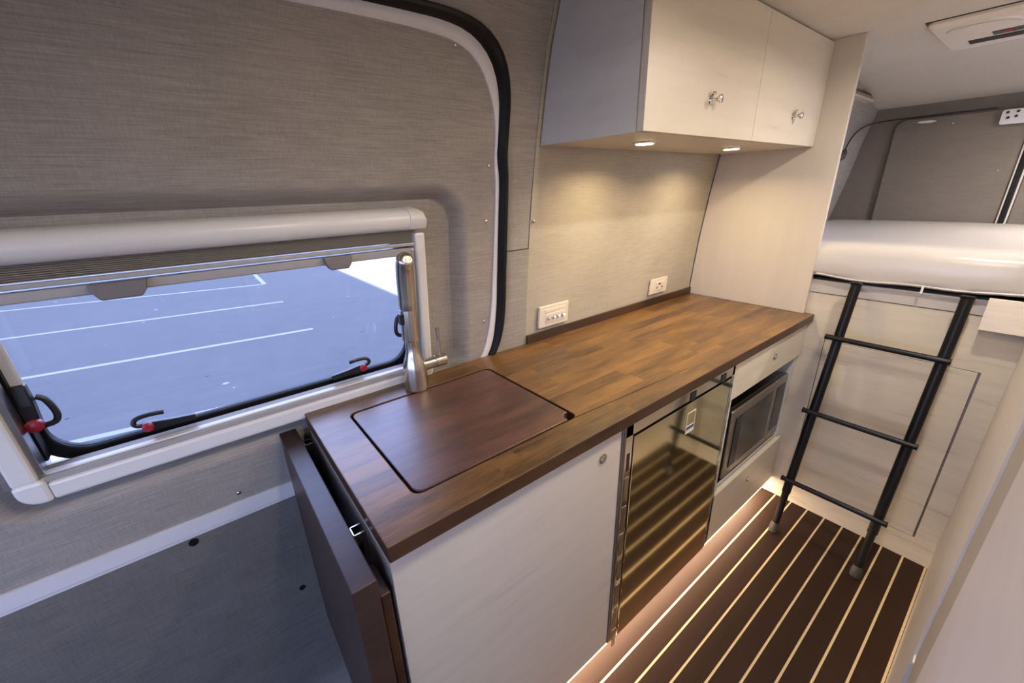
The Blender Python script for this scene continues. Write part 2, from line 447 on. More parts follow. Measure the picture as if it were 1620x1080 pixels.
# painted door edge, seen as a white band between panel and rubber
N = 110
a_, b_, c_ = resample(ti, N), resample(si, N), resample(so, N)
rows = []
for p, q in zip(a_, b_):
    rows.append([W(p[0] + (q[0] - p[0]) * t, p[1] + (q[1] - p[1]) * t, o_) for t, o_ in ((0, .004), (0.02, -.004), (.25, -.0065), (.6, -.007), (1, -.003), (1.1, .006))])
obj('door_edge', MB().grid(rows), 'white_door', dr, smooth=True, label='white painted door edge')
rows = []
for p, q in zip(b_, c_):
    rows.append([W(p[0] + (q[0] - p[0]) * t, p[1] + (q[1] - p[1]) * t, o_) for t, o_ in ((-.05, .004), (0, -.006), (.15, -.014), (.4, -.020), (.7, -.019), (.92, -.013), (1.02, -.004), (1.04, .006))])
obj('door_seal', MB().grid(rows), 'rubber', dr, smooth=True, label='black rubber seal')
for (x, z) in ((.456, 1.731 - .006), (.568, 1.475), (.563, 1.329), (.556, 1.02), (-.176, .732)):
    c = Vector(W(x, z, 0))
    obj('screw', MB().tube([c, c + Vector((0, -.002, 0)), c + Vector((0, -.0035, 0))], [.005, .0045, .002], 12), 'nickel', dr, smooth=True)

# window
wi = root('window_1', (0, 0, 0), kind='structure')
X0, X1, Z0, Z1 = -.487, .362, .884, 1.378
def fbox(x0, x1, z0, z1, o0, o1, mb=None):
    mb = mb or MB()
    v = [F(x, z, o) for z in (z0, z1) for o in (o0, o1) for x in (x0, x1)]
    return mb.add(v, [(0, 2, 3, 1), (4, 5, 7, 6), (0, 1, 5, 4), (2, 6, 7, 3), (0, 4, 6, 2), (1, 3, 7, 5)])
# side and bottom members
obj('frame_side', fbox(X0, -.452, .93, 1.33, -.010, .048), 'frame', wi, bevel=.006)
obj('frame_side', fbox(.334, X1, .93, 1.316, -.010, .048), 'frame', wi, bevel=.006)
obj('frame_sill', fbox(-.445, .318, Z0, .922, -.010, .048), 'frame', wi, bevel=.006)
# corner pieces
def corner(xa, xb, za, zb, ccx, ccz):
    # quarter rounded outer corner; ccx/ccz = +-1 tells which corner is the outer one
    r = .032; poly = []
    pts = [(xa, za), (xb, za), (xb, zb), (xa, zb)]
    oc = (xb if ccx > 0 else xa, zb if ccz > 0 else za)
    out = []
    for q in pts:
        if q == oc:
            cx, cz = oc[0] - ccx * r, oc[1] - ccz * r
            a0 = math.atan2(ccz, ccx) ; arr = [(cx + r * math.cos(a0 + t), cz + r * math.sin(a0 + t)) for t in frange(-math.pi / 4, math.pi / 4, 6)]
            i = pts.index(q); prev = pts[i - 1]
            if math.dist(arr[0], prev) > math.dist(arr[-1], prev): arr.reverse()
            out += arr
        else: out.append(q)
    n_ = len(out); mb = MB()
    v = [F(x, z, -.0125) for x, z in out] + [F(x, z, .048) for x, z in out]
    mb.add(v, [tuple(range(n_)), tuple(range(2 * n_ - 1, n_ - 1, -1))] + [(i, (i + 1) % n_, (i + 1) % n_ + n_, i + n_) for i in range(n_)])
    return mb
obj('frame_corner', corner(X0 - .001, -.445, Z0 - .001, .932, -1, -1), 'frame', wi, bevel=.006)
obj('frame_corner', corner(.318, X1 + .001, Z0 - .001, .932, 1, -1), 'frame', wi, bevel=.006)
# blind cassette: rounded hood along the top
prof = [(.048, 1.324), (-.008, 1.324), (-.016, 1.327), (-.022, 1.336), (-.025, 1.348), (-.022, 1.359), (-.014, 1.368), (.000, 1.3745), (.015, 1.3775), (.048, 1.3775)]
def hood(xa, xb, s_=1.0, dz=0):
    v = [F(x, z + dz, o * s_) for x in (xa, xb) for o, z in prof]; n_ = len(prof)
    return MB().add(v, [tuple(range(n_ - 1, -1, -1)), tuple(range(n_, 2 * n_))] + [(i, (i + 1) % n_, (i + 1) % n_ + n_, i + n_) for i in range(n_)])
obj('blind_cassette', hood(-.445, .318), 'frame', wi, smooth=True)
def capend(xa, xb, sgn):
    # end cap with rounded outer top corner
    mb = MB(); n_ = len(prof); cols = frange(0, 1, 8); vv = []
    for t in cols:
        x = xa + (xb - xa) * t if sgn > 0 else xb - (xb - xa) * t
        drop = .030 * (1 - math.sqrt(max(0, 1 - max(0, (t - .35) / .65) ** 2)))
        vv.append([F(x, min(z + .0015, 1.379 - drop) if z > 1.33 else z - (.004 if z < 1.32 else 0), o * 1.06 * (1 - .25 * max(0, t - .5)) if o < 0 else o) for o, z in prof])
    mb.grid(vv); mb.add(vv[0], [tuple(range(n_))]); mb.add(vv[-1], [tuple(range(n_ - 1, -1, -1))])
    return mb
obj('frame_corner', capend(.3185, X1 + .001, 1), 'frame', wi, smooth=True)
obj('frame_corner', capend(X0 - .001, -.4455, -1), 'frame', wi, smooth=True)
# reveal inside the frame
g = MB()
fbox(-.456, -.452, .92, 1.33, .040, .085, g); fbox(.334, .338, .92, 1.33, .040, .085, g)
fbox(-.456, .338, .918, .922, .040, .085, g); fbox(-.456, .338, 1.315, 1.32, .040, .085, g)
obj('reveal', g, 'frame', wi)
obj('sill_ledge', fbox(-.450, .332, .922, .934, -.004, .050), 'sill', wi, bevel=.001, label='grey ledge rail')
obj('sill_guide', fbox(-.450, .332, .934, .9375, .006, .020), 'frame', wi)
obj('side_gasket', fbox(.316, .334, .95, 1.30, .034, .066), 'rubber', wi)
obj('side_gasket', fbox(-.452, -.440, .95, 1.30, .034, .066), 'rubber', wi)
obj('blind_guide', fbox(.325, .334, .935, 1.275, .000, .030), 'alu', wi, bevel=.001)
obj('blind_guide', fbox(-.452, -.443, .935, 1.275, .000, .030), 'alu', wi, bevel=.001)
# pleated blind stack
for i in range(8):
    z = 1.2935 + i * .0036
    v = []
    mb = MB()
    for x in (-.448, .330):
        v += [F(x, z, .010), F(x, z + .0018, -.004), F(x, z + .0036, .010)]
    mb.add(v, [(0, 1, 4, 3), (1, 2, 5, 4)])
    obj('blind_pleat', mb, 'blind', wi)
obj('blind_bar', fbox(-.450, .332, 1.284, 1.2925, -.008, .034), 'bar', wi, bevel=.002)
obj('screen_bar', fbox(-.450, .332, 1.260, 1.280, .002, .034), 'bar', wi, bevel=.003)
for cx, hw in ((-.245, .040), (.137, .032)):
    poly = [(cx - hw, 1.280), (cx - hw + .004, 1.262), (cx - hw + .012, 1.250), (cx + hw - .012, 1.250), (cx + hw - .003, 1.262), (cx + hw, 1.280)]
    v = [F(x, z, -.012 - (1.28 - z) * .25) for x, z in poly] + [F(x, z, .006) for x, z in poly]
    obj('blind_handle', MB().add(v, [tuple(range(5, -1, -1)), tuple(range(6, 12))] + [(i, (i + 1) % 6, (i + 1) % 6 + 6, i + 6) for i in range(6)]), 'handle_grey', wi, bevel=.003, label='grey plastic blind handle')
# rubber seal ring and pane
def ring(x0, x1, z0, z1, wd, r, o0, o1):
    A = rrect(x0, x1, z0, z1, r, 10); B = rrect(x0 + wd, x1 - wd, z0 + wd, z1 - wd, max(r - wd, .01), 10); n_ = len(A); mb = MB()
    v = [F(x, z, o1) for x, z in A] + [F(x, z, o0) for x, z in A] + [F(x, z, o0) for x, z in B] + [F(x, z, o1) for x, z in B]
    fs = []
    for i in range(n_):
        j = (i + 1) % n_
        for k_ in range(3): fs.append((k_ * n_ + i, k_ * n_ + j, (k_ + 1) * n_ + j, (k_ + 1) * n_ + i))
    return mb.add(v, fs)
obj('pane_seal', ring(-.462, .345, .912, 1.345, .028, .085, .066, .082), 'rubber', wi, smooth=False, bevel=.003)
obj('pane_rim', ring(-.446, .330, .930, 1.33, .011, .070, .074, .084), 'rubber', wi)
g = MB(); A = rrect(-.47, .352, .905, 1.35, .08, 8); n_ = len(A)
g.add([F(x, z, .085) for x, z in A] + [F(x, z, .089) for x, z in A], [tuple(range(n_)), tuple(range(2 * n_ - 1, n_ - 1, -1))] + [(i, (i + 1) % n_, (i + 1) % n_ + n_, i + n_) for i in range(n_)])
obj('pane', g, 'glass', wi)
# outer filler between window and door skin
g = MB()
for (x0, x1, z0, z1) in ((-.62, -.462, .84, 1.42), (.345, .62, .84, 1.42), (-.47, .35, .84, .912), (-.47, .35, 1.345, 1.42)):
    fbox(x0, x1, z0, z1, .084, .150, g)
obj('outer_frame', g, 'white_door', wi)
# latches on the bottom edge
def latch(cx, sgn):
    l = obj('window_latch', fbox(min(cx, cx - sgn * .080), max(cx, cx - sgn * .080), .944, .955, .046, .060), 'black', wi, bevel=.002)
    v = []
    for x, za, zb, oa, ob in ((cx + sgn * .004, .954, .972, .036, .050), (cx - sgn * .040, .952, .966, .034, .048), (cx - sgn * .080, .948, .961, .036, .048)):
        v += [F(x, za, oa), F(x, zb, oa), F(x, zb, ob), F(x, za, ob)]
    fs = [(0, 1, 2, 3), (11, 10, 9, 8)] + [(r * 4 + i, r * 4 + (i + 1) % 4, r * 4 + 4 + (i + 1) % 4, r * 4 + 4 + i) for r in range(2) for i in range(4)]
    obj('latch_lever', MB().add(v, fs), 'black', l, bevel=.002)
    lp_ = [F(cx - sgn * .030, .981, .052), F(cx - sgn * .005, .984, .050), F(cx + sgn * .015, .982, .048), F(cx + sgn * .022, .973, .046), F(cx + sgn * .016, .965, .046), F(cx - sgn * .002, .963, .046)]
    obj('latch_loop', MB().tube(catmull(lp_, 4), .0048, 10), 'black', l, smooth=True)
    obj('latch_button', MB().tube([F(cx, .963, .038), F(cx, .963, .030), F(cx, .963, .027)], [.0100, .0100, .006], 16), 'red', l, smooth=True)
latch(-.288, -1); latch(.172, 1)
# stay arms at both sides
def stay(x, sg, ztop, zend):
    a = obj('stay_arm', fbox(x - .009, x + .009, zend + .045, ztop, .046, .056), 'frame', wi, bevel=.003, label='pale metal stay arm')
    v = []
    for z, hw_, oa, ob in ((zend + .075, .011, .040, .058), (zend + .035, .012, .034, .056), (zend - .006, .010, .032, .052)):
        v += [F(x - hw_, z, oa), F(x + hw_, z, oa), F(x + hw_, z, ob), F(x - hw_, z, ob)]
    fs = [(0, 1, 2, 3), (11, 10, 9, 8)] + [(r * 4 + i, r * 4 + (i + 1) % 4, r * 4 + 4 + (i + 1) % 4, r * 4 + 4 + i) for r in range(2) for i in range(4)]
    obj('stay_latch', MB().add(v, fs), 'black', a, bevel=.003)
    lp_ = [F(x + sg * .014, zend + .045, .052), F(x + sg * .024, zend + .035, .052), F(x + sg * .030, zend + .005, .050), F(x + sg * .024, zend - .012, .048), F(x + sg * .005, zend - .014, .046)]
    obj('latch_loop', MB().tube(catmull(lp_, 4), .0055, 10), 'black', a, smooth=True)
    obj('latch_bracket', MB().tube([F(x - sg * .032, zend - .004, .064), F(x - sg * .016, zend + .002, .056), F(x, zend, .046)], [.014, .009, .007], 10), 'black', a, smooth=True)
    obj('latch_button', MB().tube([F(x + .002, zend - .004, .034), F(x + .002, zend - .004, .024), F(x + .002, zend - .004, .021)], [.0125, .0125, .008], 16), 'red', a, smooth=True)
stay(-.434, 1, 1.30, 1.034)
stay(.312, -1, 1.262, 1.040)

# partition, rear walls, front, right side
pt = []
ys_in = [(yw(z) - .010, z) for z in frange(.900, 1.862, 24)]
obj('partition_panel', MB().prism([(.033, 1.862), (.033, .900)] + ys_in, 'x', 1.7935, 1.8125), 'lam_v', bevel=.001,
    label='tall pale laminate partition panel between the worktop and the bed', cat='panel')
RZ = [0, 1.05, 1.20, 1.38, 1.60, 1.78, 1.865]; RY = [.50, .40, .375, .335, .30, .268, .24]
def ry(z): return interp(z, RZ, RY)
WX0, WX1, WZ0, WZ1 = 1.92, 2.38, 1.27, 1.62
g = MB()
for (xa, xb, za, zb) in ((1.8135, WX0, 0, 1.865), (WX1, 3.1, 0, 1.865), (WX0, WX1, 0, WZ0), (WX0, WX1, WZ1, 1.865)):
    g.grid([[(x, ry(z), z) for z in frange(za, zb, 8)] for x in (xa, xb)])
obj('wall_rear_left', g, 'fab', smooth=True, kind='structure')
w2 = root('window_2', (2.22, .36, 1.44), kind='structure')
g = MB()
for (xa, xb, za, zb) in ((WX0 - .03, WX0 + .01, WZ0 - .03, WZ1 + .03), (WX1 - .01, WX1 + .03, WZ0 - .03, WZ1 + .03), (WX0, WX1, WZ0 - .03, WZ0 + .01), (WX0, WX1, WZ1 - .01, WZ1 + .03)):
    v = [(x, ry(z) + o, z) for z in (za, zb) for o in (-.012, .30) for x in (xa, xb)]
    g.add(v, [(0, 2, 3, 1), (4, 5, 7, 6), (0, 1, 5, 4), (2, 6, 7, 3), (0, 4, 6, 2), (1, 3, 7, 5)])
obj('window_frame', g, 'frame', w2)
v = [(x, ry(z) + o, z) for z in (WZ0, WZ1) for o in (.05, .054) for x in (WX0, WX1)]
obj('pane', MB().add(v, [(0, 2, 3, 1), (4, 5, 7, 6), (0, 1, 5, 4), (2, 6, 7, 3), (0, 4, 6, 2), (1, 3, 7, 5)]), 'glass', w2)
# rear wall with door panels
wr = root('wall_rear', (3.10, 0, 0), kind='structure')
obj('rear_lining', MB().box(3.10, 3.14, -1.3, .5, 0, 1.87), 'fab_r', wr)
def rpanel(y0, y1):
    poly = rrect(y0, y1, .9, 1.70, .05, 6)
    return MB().prism(poly, 'x', 3.078, 3.10)
obj('rear_door_panel', rpanel(-.325, .165), 'fab_r', wr, bevel=.004)
obj('rear_door_panel', rpanel(-1.10, -.362), 'fab_r', wr, bevel=.004)
obj('door_gap_seal', MB().box(3.066, 3.098, -.352, -.332, .9, 1.60), 'rubber', wr, bevel=.003, label='black rubber strip between the two rear doors')
obj('seal_lip', MB().box(3.070, 3.098, -.331, -.325, .9, 1.60), 'fab_c', wr)
obj('seal_lip', MB().box(3.070, 3.098, -.360, -.353, .9, 1.60), 'fab_c', wr)
for yy, zz_ in ((.13, 1.665), (-.06, 1.66), (.155, 1.40), (-.27, 1.43)):
    obj('screw', MB().tube([(3.079, yy, zz_), (3.075, yy, zz_), (3.074, yy, zz_)], [.006, .005, .002], 10), 'nickel', wr, smooth=True)
# front of the van: bulkhead with the open cab and its windscreen
g = MB().box(-2.65, -2.6, -1.3, .62, -.05, .75).box(-2.65, -2.6, -1.3, .62, 1.72, 1.9).box(-2.65, -2.6, -1.3, -1.2, .75, 1.72).box(-2.65, -2.6, .50, .62, .75, 1.72)
obj('wall_front', g, 'fab', kind='structure')
g = MB().box(-2.6, 3.2, -1.30, -1.25, -.05, .86).box(-2.6, 1.95, -1.30, -1.25, 1.42, 1.9).box(2.75, 3.2, -1.30, -1.25, 1.42, 1.9).box(1.95, 2.75, -1.30, -1.25, 1.70, 1.9).box(-.55, 1.95, -1.30, -1.25, .86, 1.42).box(2.75, 3.2, -1.30, -1.25, .86, 1.42).box(1.95, 2.75, -1.30, -1.25, .86, 1.24).box(-2.6, -2.4, -1.30, -1.25, .86, 1.42)  # openings in this unseen wall are added to let in blue fill light
obj('wall_right', g, 'fab', kind='structure')

# outside
lot = root('parking_lot', (0, 10, -.75), kind='structure')
obj('asphalt_ground', MB().box(-60, 60, -40, 90, -.95, -.75), 'asphalt', lot)
def pline(a, b, wd=.10):
    a, b = Vector(a), Vector(b); d = (b - a).normalized(); nn = Vector((-d.y, d.x)) * wd / 2
    q = [a + nn, b + nn, b - nn, a - nn]
    return MB().prism([(p.x, p.y) for p in q], 'z', -.7499, -.746)
for a, b in (((-3.7, 13.19), (1.24, 11.98)), ((-3.6, 10.27), (1.24, 9.50)), ((-4.4, 7.70), (1.243, 6.948)), ((-6, 5.45), (1.24, 4.40)), ((1.245, 12.0), (1.30, 20.0)), ((-3.6, 15.7), (1.26, 14.45))):
    obj('painted_line', pline(a, b), 'paint', lot)
for i in range(26):
    x = random.uniform(-3, 3); y_ = random.uniform(4.5, 14); r = random.uniform(.015, .05)
    mb = MB(); nn = 6; v = [(x + r * random.uniform(.5, 1) * math.cos(t), y_ + r * random.uniform(.4, 1) * math.sin(t)) for t in [2 * math.pi * q / nn for q in range(nn)]]
    mb.prism(v, 'z', -.7499, -.747)
    obj('litter_scrap', mb, 'paint' if i % 3 else 'rubber', lot)
bd = root('shade_block', (-26, 41, -.75), 'tall pale rendered block added out of view to the left to shade the parking lot', 'shade_block')  # out-of-view occluder added to throw the shadow over the lot
obj('shade_block_wall', MB().box(-32, -20, 20, 62, -.75, 61.9), 'conc', bd)
obj('shade_block_roof', MB().box(-32, -20, 20, 62, 61.9, 62.15), 'conc', bd)

# ================================================================== FURNITURE
# base cabinets
YF = .015
c1 = root('sink_cabinet', (.3, .28, 0), 'pale laminate base cabinet under the sink, nearest the camera, with one large door', 'cabinet', 'base cabinets under the worktop')
obj('carcass', MB().box(.004, .606, YF + .019, .535, .087, .866), 'lam_end', c1)
d1 = obj('door', MB().box(.004, .5975, YF, YF + .018, .087, .862), 'lam', c1, bevel=.0012)
def pushlock(x, z, par, yf=YF, r=.0125):
    b = obj('push_lock', MB().tube([(x, yf + .002, z), (x, yf - .003, z), (x, yf - .004, z)], [r, r, r * .86], 24), 'steel', par, smooth=True, label='round metal push lock')
    obj('lock_button', MB().tube([(x, yf - .004, z), (x, yf - .006, z), (x, yf - .0068, z)], [r * .66, r * .62, r * .4], 20), 'alu', b, smooth=True)
pushlock(.527, .805, d1)
obj('edge_profile', MB().box(.5985, .6035, YF - .003, YF + .02, .087, .866).box(.6055, .6105, YF - .003, YF + .02, .087, .866).box(.5985, .6105, YF + .004, YF + .02, .087, .866), 'alu_grey', c1)
c2 = root('appliance_cabinet', (1.49, .28, 0), 'pale laminate base cabinet at the ladder end, with drawer over microwave niche', 'cabinet', 'base cabinets under the worktop')
g = MB().box(1.180, 1.198, YF + .0, .535, .087, .866).box(1.785, 1.811, YF + .012, .535, .087, .866).box(1.198, 1.785, YF + .019, .535, .087, .105)
g.box(1.198, 1.785, YF + .019, .535, .313, .331).box(1.198, 1.785, YF + .019, .535, .722, .740)
g.box(1.198, 1.785, .52, .535, .087, .866)
obj('carcass', g, 'lam_end', c2)
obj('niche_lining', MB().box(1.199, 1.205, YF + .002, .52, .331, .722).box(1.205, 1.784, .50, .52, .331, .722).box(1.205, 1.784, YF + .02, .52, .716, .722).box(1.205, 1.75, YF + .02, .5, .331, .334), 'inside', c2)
obj('toe_board', MB().box(.03, 1.811, .11, .125, 0, .0865), 'lam', label='pale toe board set back under the base cabinets', cat='board')
dw = obj('drawer', MB().box(1.199, 1.8105, YF, YF + .018, .719, .862), 'lam', c2, bevel=.0012)
pushlock(1.517, .791, dw)
dw2 = obj('drawer', MB().box(1.180, 1.8105, YF, YF + .018, .087, .313), 'lam', c2, bevel=.0012)
pushlock(1.495, .239, dw2, r=.0105)

# fridge
fr = root('fridge', (.89, .25, 0), 'built-in fridge with a dark mirrored bronze door between the two pale base cabinets', 'fridge')
obj('fridge_body', MB().box(.622, 1.176, YF + .0085, .52, .089, .845), 'inside', fr)
fg = MB().box(.6115, .640, YF - .0035, YF + .008, .086, .862).box(.6115, 1.179, YF - .0035, YF + .008, .8245, .862).box(1.162, 1.179, YF - .0035, YF + .008, .086, .862)
obj('mounting_flange', fg, 'chrome', fr, bevel=.001, label='polished metal flange')
fd = obj('fridge_door', MB().box(.6435, 1.158, YF - .0055, YF + .008, .087, .8185), 'fridge', fr, bevel=.002, label='dark bronze mirrored fridge door')
obj('door_edge', MB().box(.6435, 1.158, YF - .0065, YF - .004, .8155, .8195).box(1.1555, 1.1595, YF - .0065, YF - .004, .087, .8195), 'chrome', fd)
for i in range(7):
    z = .70 - i * .095
    obj('flange_slot', MB().box(.6175, .634, YF - .0045, YF - .003, z - .077, z), 'steel', fr)
obj('flange_slot', MB().box(.620, .632, YF - .0045, YF - .003, .72, .775), 'black', fr, bevel=.003)
for i in range(8):
    z = .74 - i * .085
    obj('flange_slot', MB().box(1.166, 1.1755, YF - .0045, YF - .003, z - .055, z), 'steel', fr)
for x in (.905, 1.085):
    obj('flange_clip', MB().box(x, x + .03, YF - .006, YF - .003, .823, .850), 'black', fr, bevel=.002, label='black clip')
st = obj('sticker_frame', MB().box(.899, .9005, YF - .0068, YF - .0052, .716, .785).box(.9435, .945, YF - .0068, YF - .0052, .716, .785).box(.899, .945, YF - .0068, YF - .0052, .783, .785).box(.899, .945, YF - .0068, YF - .0052, .738, .7395).box(.899, .945, YF - .0068, YF - .0052, .721, .726).box(.899, .945, YF - .0068, YF - .0052, .715, .7175), 'plate', fr, label='small outlined label')
obj('sticker_band', MB().box(.9005, .9435, YF - .0066, YF - .0052, .727, .738), 'screen_blue', st)

# microwave
mw = root('microwave', (1.51, .2, .331), 'dark steel microwave standing in the niche beside the fridge', 'microwave')
mY = .030
obj('housing', MB().box(1.270, 1.776, mY + .018, .38, .345, .634), 'steel', mw, bevel=.004)
md = obj('microwave_door', MB().box(1.270, 1.655, mY, mY + .018, .343, .637), 'steel', mw, bevel=.005)
obj('door_window', MB().box(1.308, 1.630, mY - .002, mY + .002, .378, .600), 'dark_glass', md, bevel=.006)
obj('window_trim', MB().box(1.308, 1.356, mY - .0026, mY - .0018, .381, .597), 'black', md)
cp = obj('control_panel', MB().box(1.658, 1.776, mY, mY + .018, .343, .637), 'steel', mw, bevel=.005)
obj('keypad', MB().box(1.675, 1.760, mY - .0015, mY + .001, .39, .60), 'dark_glass', cp)
for x in (1.30, 1.74): obj('foot', MB().cyl((x, .06, .331), (x, .06, .346), .012), 'black', mw)

# worktop
CT0, CT1 = .867, .900
HX0, HX1, HY0, HY1 = .090, .503, .085, .452
wt = MB(); rr = .020
outer_ = [(0, 0), (1.838, 0), (1.838, .032), (1.7925, .032), (1.7925, .5400), (0, .5400)]
holeP = rrect(HX0 - .0055, HX1 + .0055, HY0 - .0055, HY1 + .0055, rr, 6)
import bmesh
def slab_with_hole(outer, hole, z0, z1):
    bm = bmesh.new()
    def loop(pts, z):
        vs_ = [bm.verts.new((x, y, z)) for x, y in pts]
        return vs_, [bm.edges.new((vs_[i], vs_[(i + 1) % len(vs_)])) for i in range(len(vs_))]
    ov, oe = loop(outer, z1); hv, he = loop(hole, z1)
    bmesh.ops.triangle_fill(bm, use_beauty=True, use_dissolve=False, edges=oe + he)
    top = list(bm.faces)
    r = bmesh.ops.extrude_face_region(bm, geom=top)
    for v in [e for e in r['geom'] if isinstance(e, bmesh.types.BMVert)]: v.co.z = z0
    bmesh.ops.recalc_face_normals(bm, faces=bm.faces)
    return bm
bm = slab_with_hole(outer_, holeP, CT0, CT1)
me = bpy.data.meshes.new('worktop'); bm.to_mesh(me); bm.free()
for m_ in ('wood', 'wood_edge'): me.materials.append(M[m_])
for p in me.polygons: p.material_index = 0 if p.normal.z > .5 else 1
o = bpy.data.objects.new('worktop', me); COL.objects.link(o)
b = o.modifiers.new('bevel', 'BEVEL'); b.width = .0025; b.segments = 2; b.limit_method = 'ANGLE'; b.angle_limit = math.radians(60)
setp(o, 'long brown butcher block worktop with a cut-out for the sink lid', 'worktop')
WT = o
obj('sink_rebate', MB().prism(rrect(HX0 - .02, HX1 + .02, HY0 - .02, HY1 + .02, .03), 'z', .8672, .8685), 'wood_dark', o)
# lid with a finger notch at its front right corner
lid = rrect(HX0, HX1, HY0, HY1, .018, 6)
nc = (HX1 - .004, HY0 + .006); nr = .019
poly = []
for q in lid:
    if math.dist(q, nc) > nr: poly.append(q)
# insert the concave notch arc
i_ins = None
for i in range(len(poly)):
    a, b2 = poly[i], poly[(i + 1) % len(poly)]
    if a[1] < HY0 + .03 and b2[1] > HY0 + .03 and b2[0] > HX1 - .05 or (a[0] < HX1 - .05 and b2[0] > HX1 - .05 and a[1] < HY0 + .03): i_ins = i
A0 = (nc[0] - math.sqrt(nr ** 2 - (HY0 - nc[1]) ** 2), HY0)
A1 = (HX1, nc[1] + math.sqrt(nr ** 2 - (HX1 - nc[0]) ** 2))
an0 = math.atan2(A0[1] - nc[1], A0[0] - nc[0]); an1 = math.atan2(A1[1] - nc[1], A1[0] - nc[0])
if an0 < 0: an0 += 2 * math.pi
if an1 < 0: an1 += 2 * math.pi
arc = [(nc[0] + nr * math.cos(t), nc[1] + nr * math.sin(t)) for t in frange(an0, an1, 12)]
lid2 = [(x, y) for x, y in poly if not (x > HX1 - .03 and y < HY0 + .03)]
# order: start after the corner (top right) and go round anticlockwise to the bottom, then the arc
lid2 = sorted(lid2, key=lambda q: (math.atan2(q[1] - (HY0 + HY1) / 2, q[0] - (HX0 + HX1) / 2) - math.atan2(A1[1] - (HY0 + HY1) / 2, A1[0] - (HX0 + HX1) / 2)) % (2 * math.pi))
lid2 = lid2 + arc
obj('sink_cover', MB().prism(lid2, 'z', .8690, .8995), 'wood_lid', bevel=.0025,
    label='rectangular dark brown wooden lid with rounded corners set into the worktop over the sink', cat='lid')
obj('backsplash', MB().box(.728, 1.7925, .5255, .5345, .9005, .9315), 'wood_edge', bevel=.001, label='thin dark brown wooden upstand along the wall behind the worktop', cat='trim')

# fold-down table leaf at the end of the cabinet
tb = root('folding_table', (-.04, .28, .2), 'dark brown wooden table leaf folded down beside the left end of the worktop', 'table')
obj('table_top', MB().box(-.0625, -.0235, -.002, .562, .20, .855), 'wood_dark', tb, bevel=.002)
for yy in (.125, .482):
    mb = MB()
    mb.box(-.0230, -.0015, yy - .0125, yy - .0105, .30, .850).box(-.0230, -.0015, yy + .0105, yy + .0125, .30, .850)
    mb.box(-.0232, -.0212, yy - .0125, yy + .0125, .30, .850)
    obj('support_rail', mb, 'chrome', tb, label='polished metal support channel')
obj('support_leaf', MB().box(-.0205, -.0035, .012, .085, .15, .800), 'wood_edge', tb, bevel=.002)

# overhead cabinet
oc = root('overhead_cabinet', (1.27, .3, 1.528), 'pale laminate wall cabinet with two doors hung above the worktop', 'cabinet')
UX0 = .739
g = MB()
side = [(.141, 1.8618), (.141, 1.528)] + [(yw(z) - .012, z) for z in frange(1.528, 1.8618, 14)]
g.prism(side, 'x', UX0, UX0 + .016); 
obj('side_panel', g, 'lam_end', oc)
obj('carcass', MB().prism(side, 'x', UX0 + .016, 1.793), 'lam', oc)
u1 = obj('cabinet_door', MB().box(UX0, 1.2795, .120, .1385, 1.528, 1.855), 'lam', oc, bevel=.001)
u2 = obj('cabinet_door', MB().box(1.2815, 1.7925, .120, .1385, 1.528, 1.855), 'lam', oc, bevel=.001)
def knob(x, z, par):
    y0 = .120; mb = MB()
    mb.tube([(x, y0, z), (x, y0 - .003, z), (x, y0 - .006, z), (x, y0 - .012, z), (x, y0 - .018, z), (x, y0 - .022, z), (x, y0 - .027, z), (x, y0 - .029, z)],
            [.0115, .0105, .006, .0045, .006, .0105, .010, .006], 20)
    kb = obj('knob', mb, 'chrome', par, smooth=True, label='polished chrome knob')
    obj('knob_catch', MB().tube([(x - .006, y0 - .001, z + .009), (x - .006, y0 - .008, z + .0145), (x - .002, y0 - .013, z + .014)], [.004, .005, .003], 10), 'chrome', kb, smooth=True)
knob(1.018, 1.612, u1); knob(1.555, 1.612, u2)
for (x, y_) in ((.972, .279), (1.481, .274)):
    pk = obj('puck_light', MB().tube([(x, y_, 1.5285), (x, y_, 1.5255), (x, y_, 1.5235)], [.034, .033, .029], 28), 'alu', oc, smooth=True)
    obj('light_lens', MB().tube([(x, y_, 1.5245), (x, y_, 1.5222)], [.026, .025], 28), 'puck', pk, smooth=True)
    light('puck_lamp', 'AREA', (x, y_, 1.520), 2.1, WARM, size=.045, spread=math.radians(150))

# led tape under the base cabinets
obj('led_tape', MB().box(.02, 1.79, .070, .080, .0840, .0866), 'strip', label='glowing warm led tape stuck under the base cabinets', cat='light')
light('toe_lamp', 'AREA', (.905, .075, .0825), 12.5, (1.0, .72, .50), rot=(math.radians(-10), 0, 0), size=1.76, size_y=.012)

# ceiling downlights
for i, (x, y_, lab, e) in enumerate(((-.95, -.45, 'round ceiling downlight near the cab', 2.2), (.15, -.32, 'round ceiling downlight above the sink end', 3.6),
                                (.72, -.40, 'round ceiling downlight over the middle of the aisle', 4.6), (1.42, -.42, 'round ceiling downlight over the aisle beside the bed', 7.0),
                                (2.72, -.43, 'round ceiling downlight above the foot of the bed', 17.0), (2.45, -.85, 'round ceiling downlight added out of view above the far side of the bed', 17.0))):  # last one is an added unseen lamp, brightening the ceiling by bounce
    z = 1.862 if x < 2 else 1.845
    dl = root('downlight', (x, y_, z), lab, 'light', 'ceiling downlights')
    obj('bezel', MB().tube([(x, y_, z), (x, y_, z - .006), (x, y_, z - .008)], [.036, .035, .030], 28), 'ac', dl, smooth=True)
    obj('light_lens', MB().tube([(x, y_, z - .007), (x, y_, z - .0095)], [.028, .027], 28), 'puck', dl, smooth=True)
    light('ceiling_lamp', 'AREA', (x, y_, z - .012), e, MID, size=.05, spread=math.radians(165))

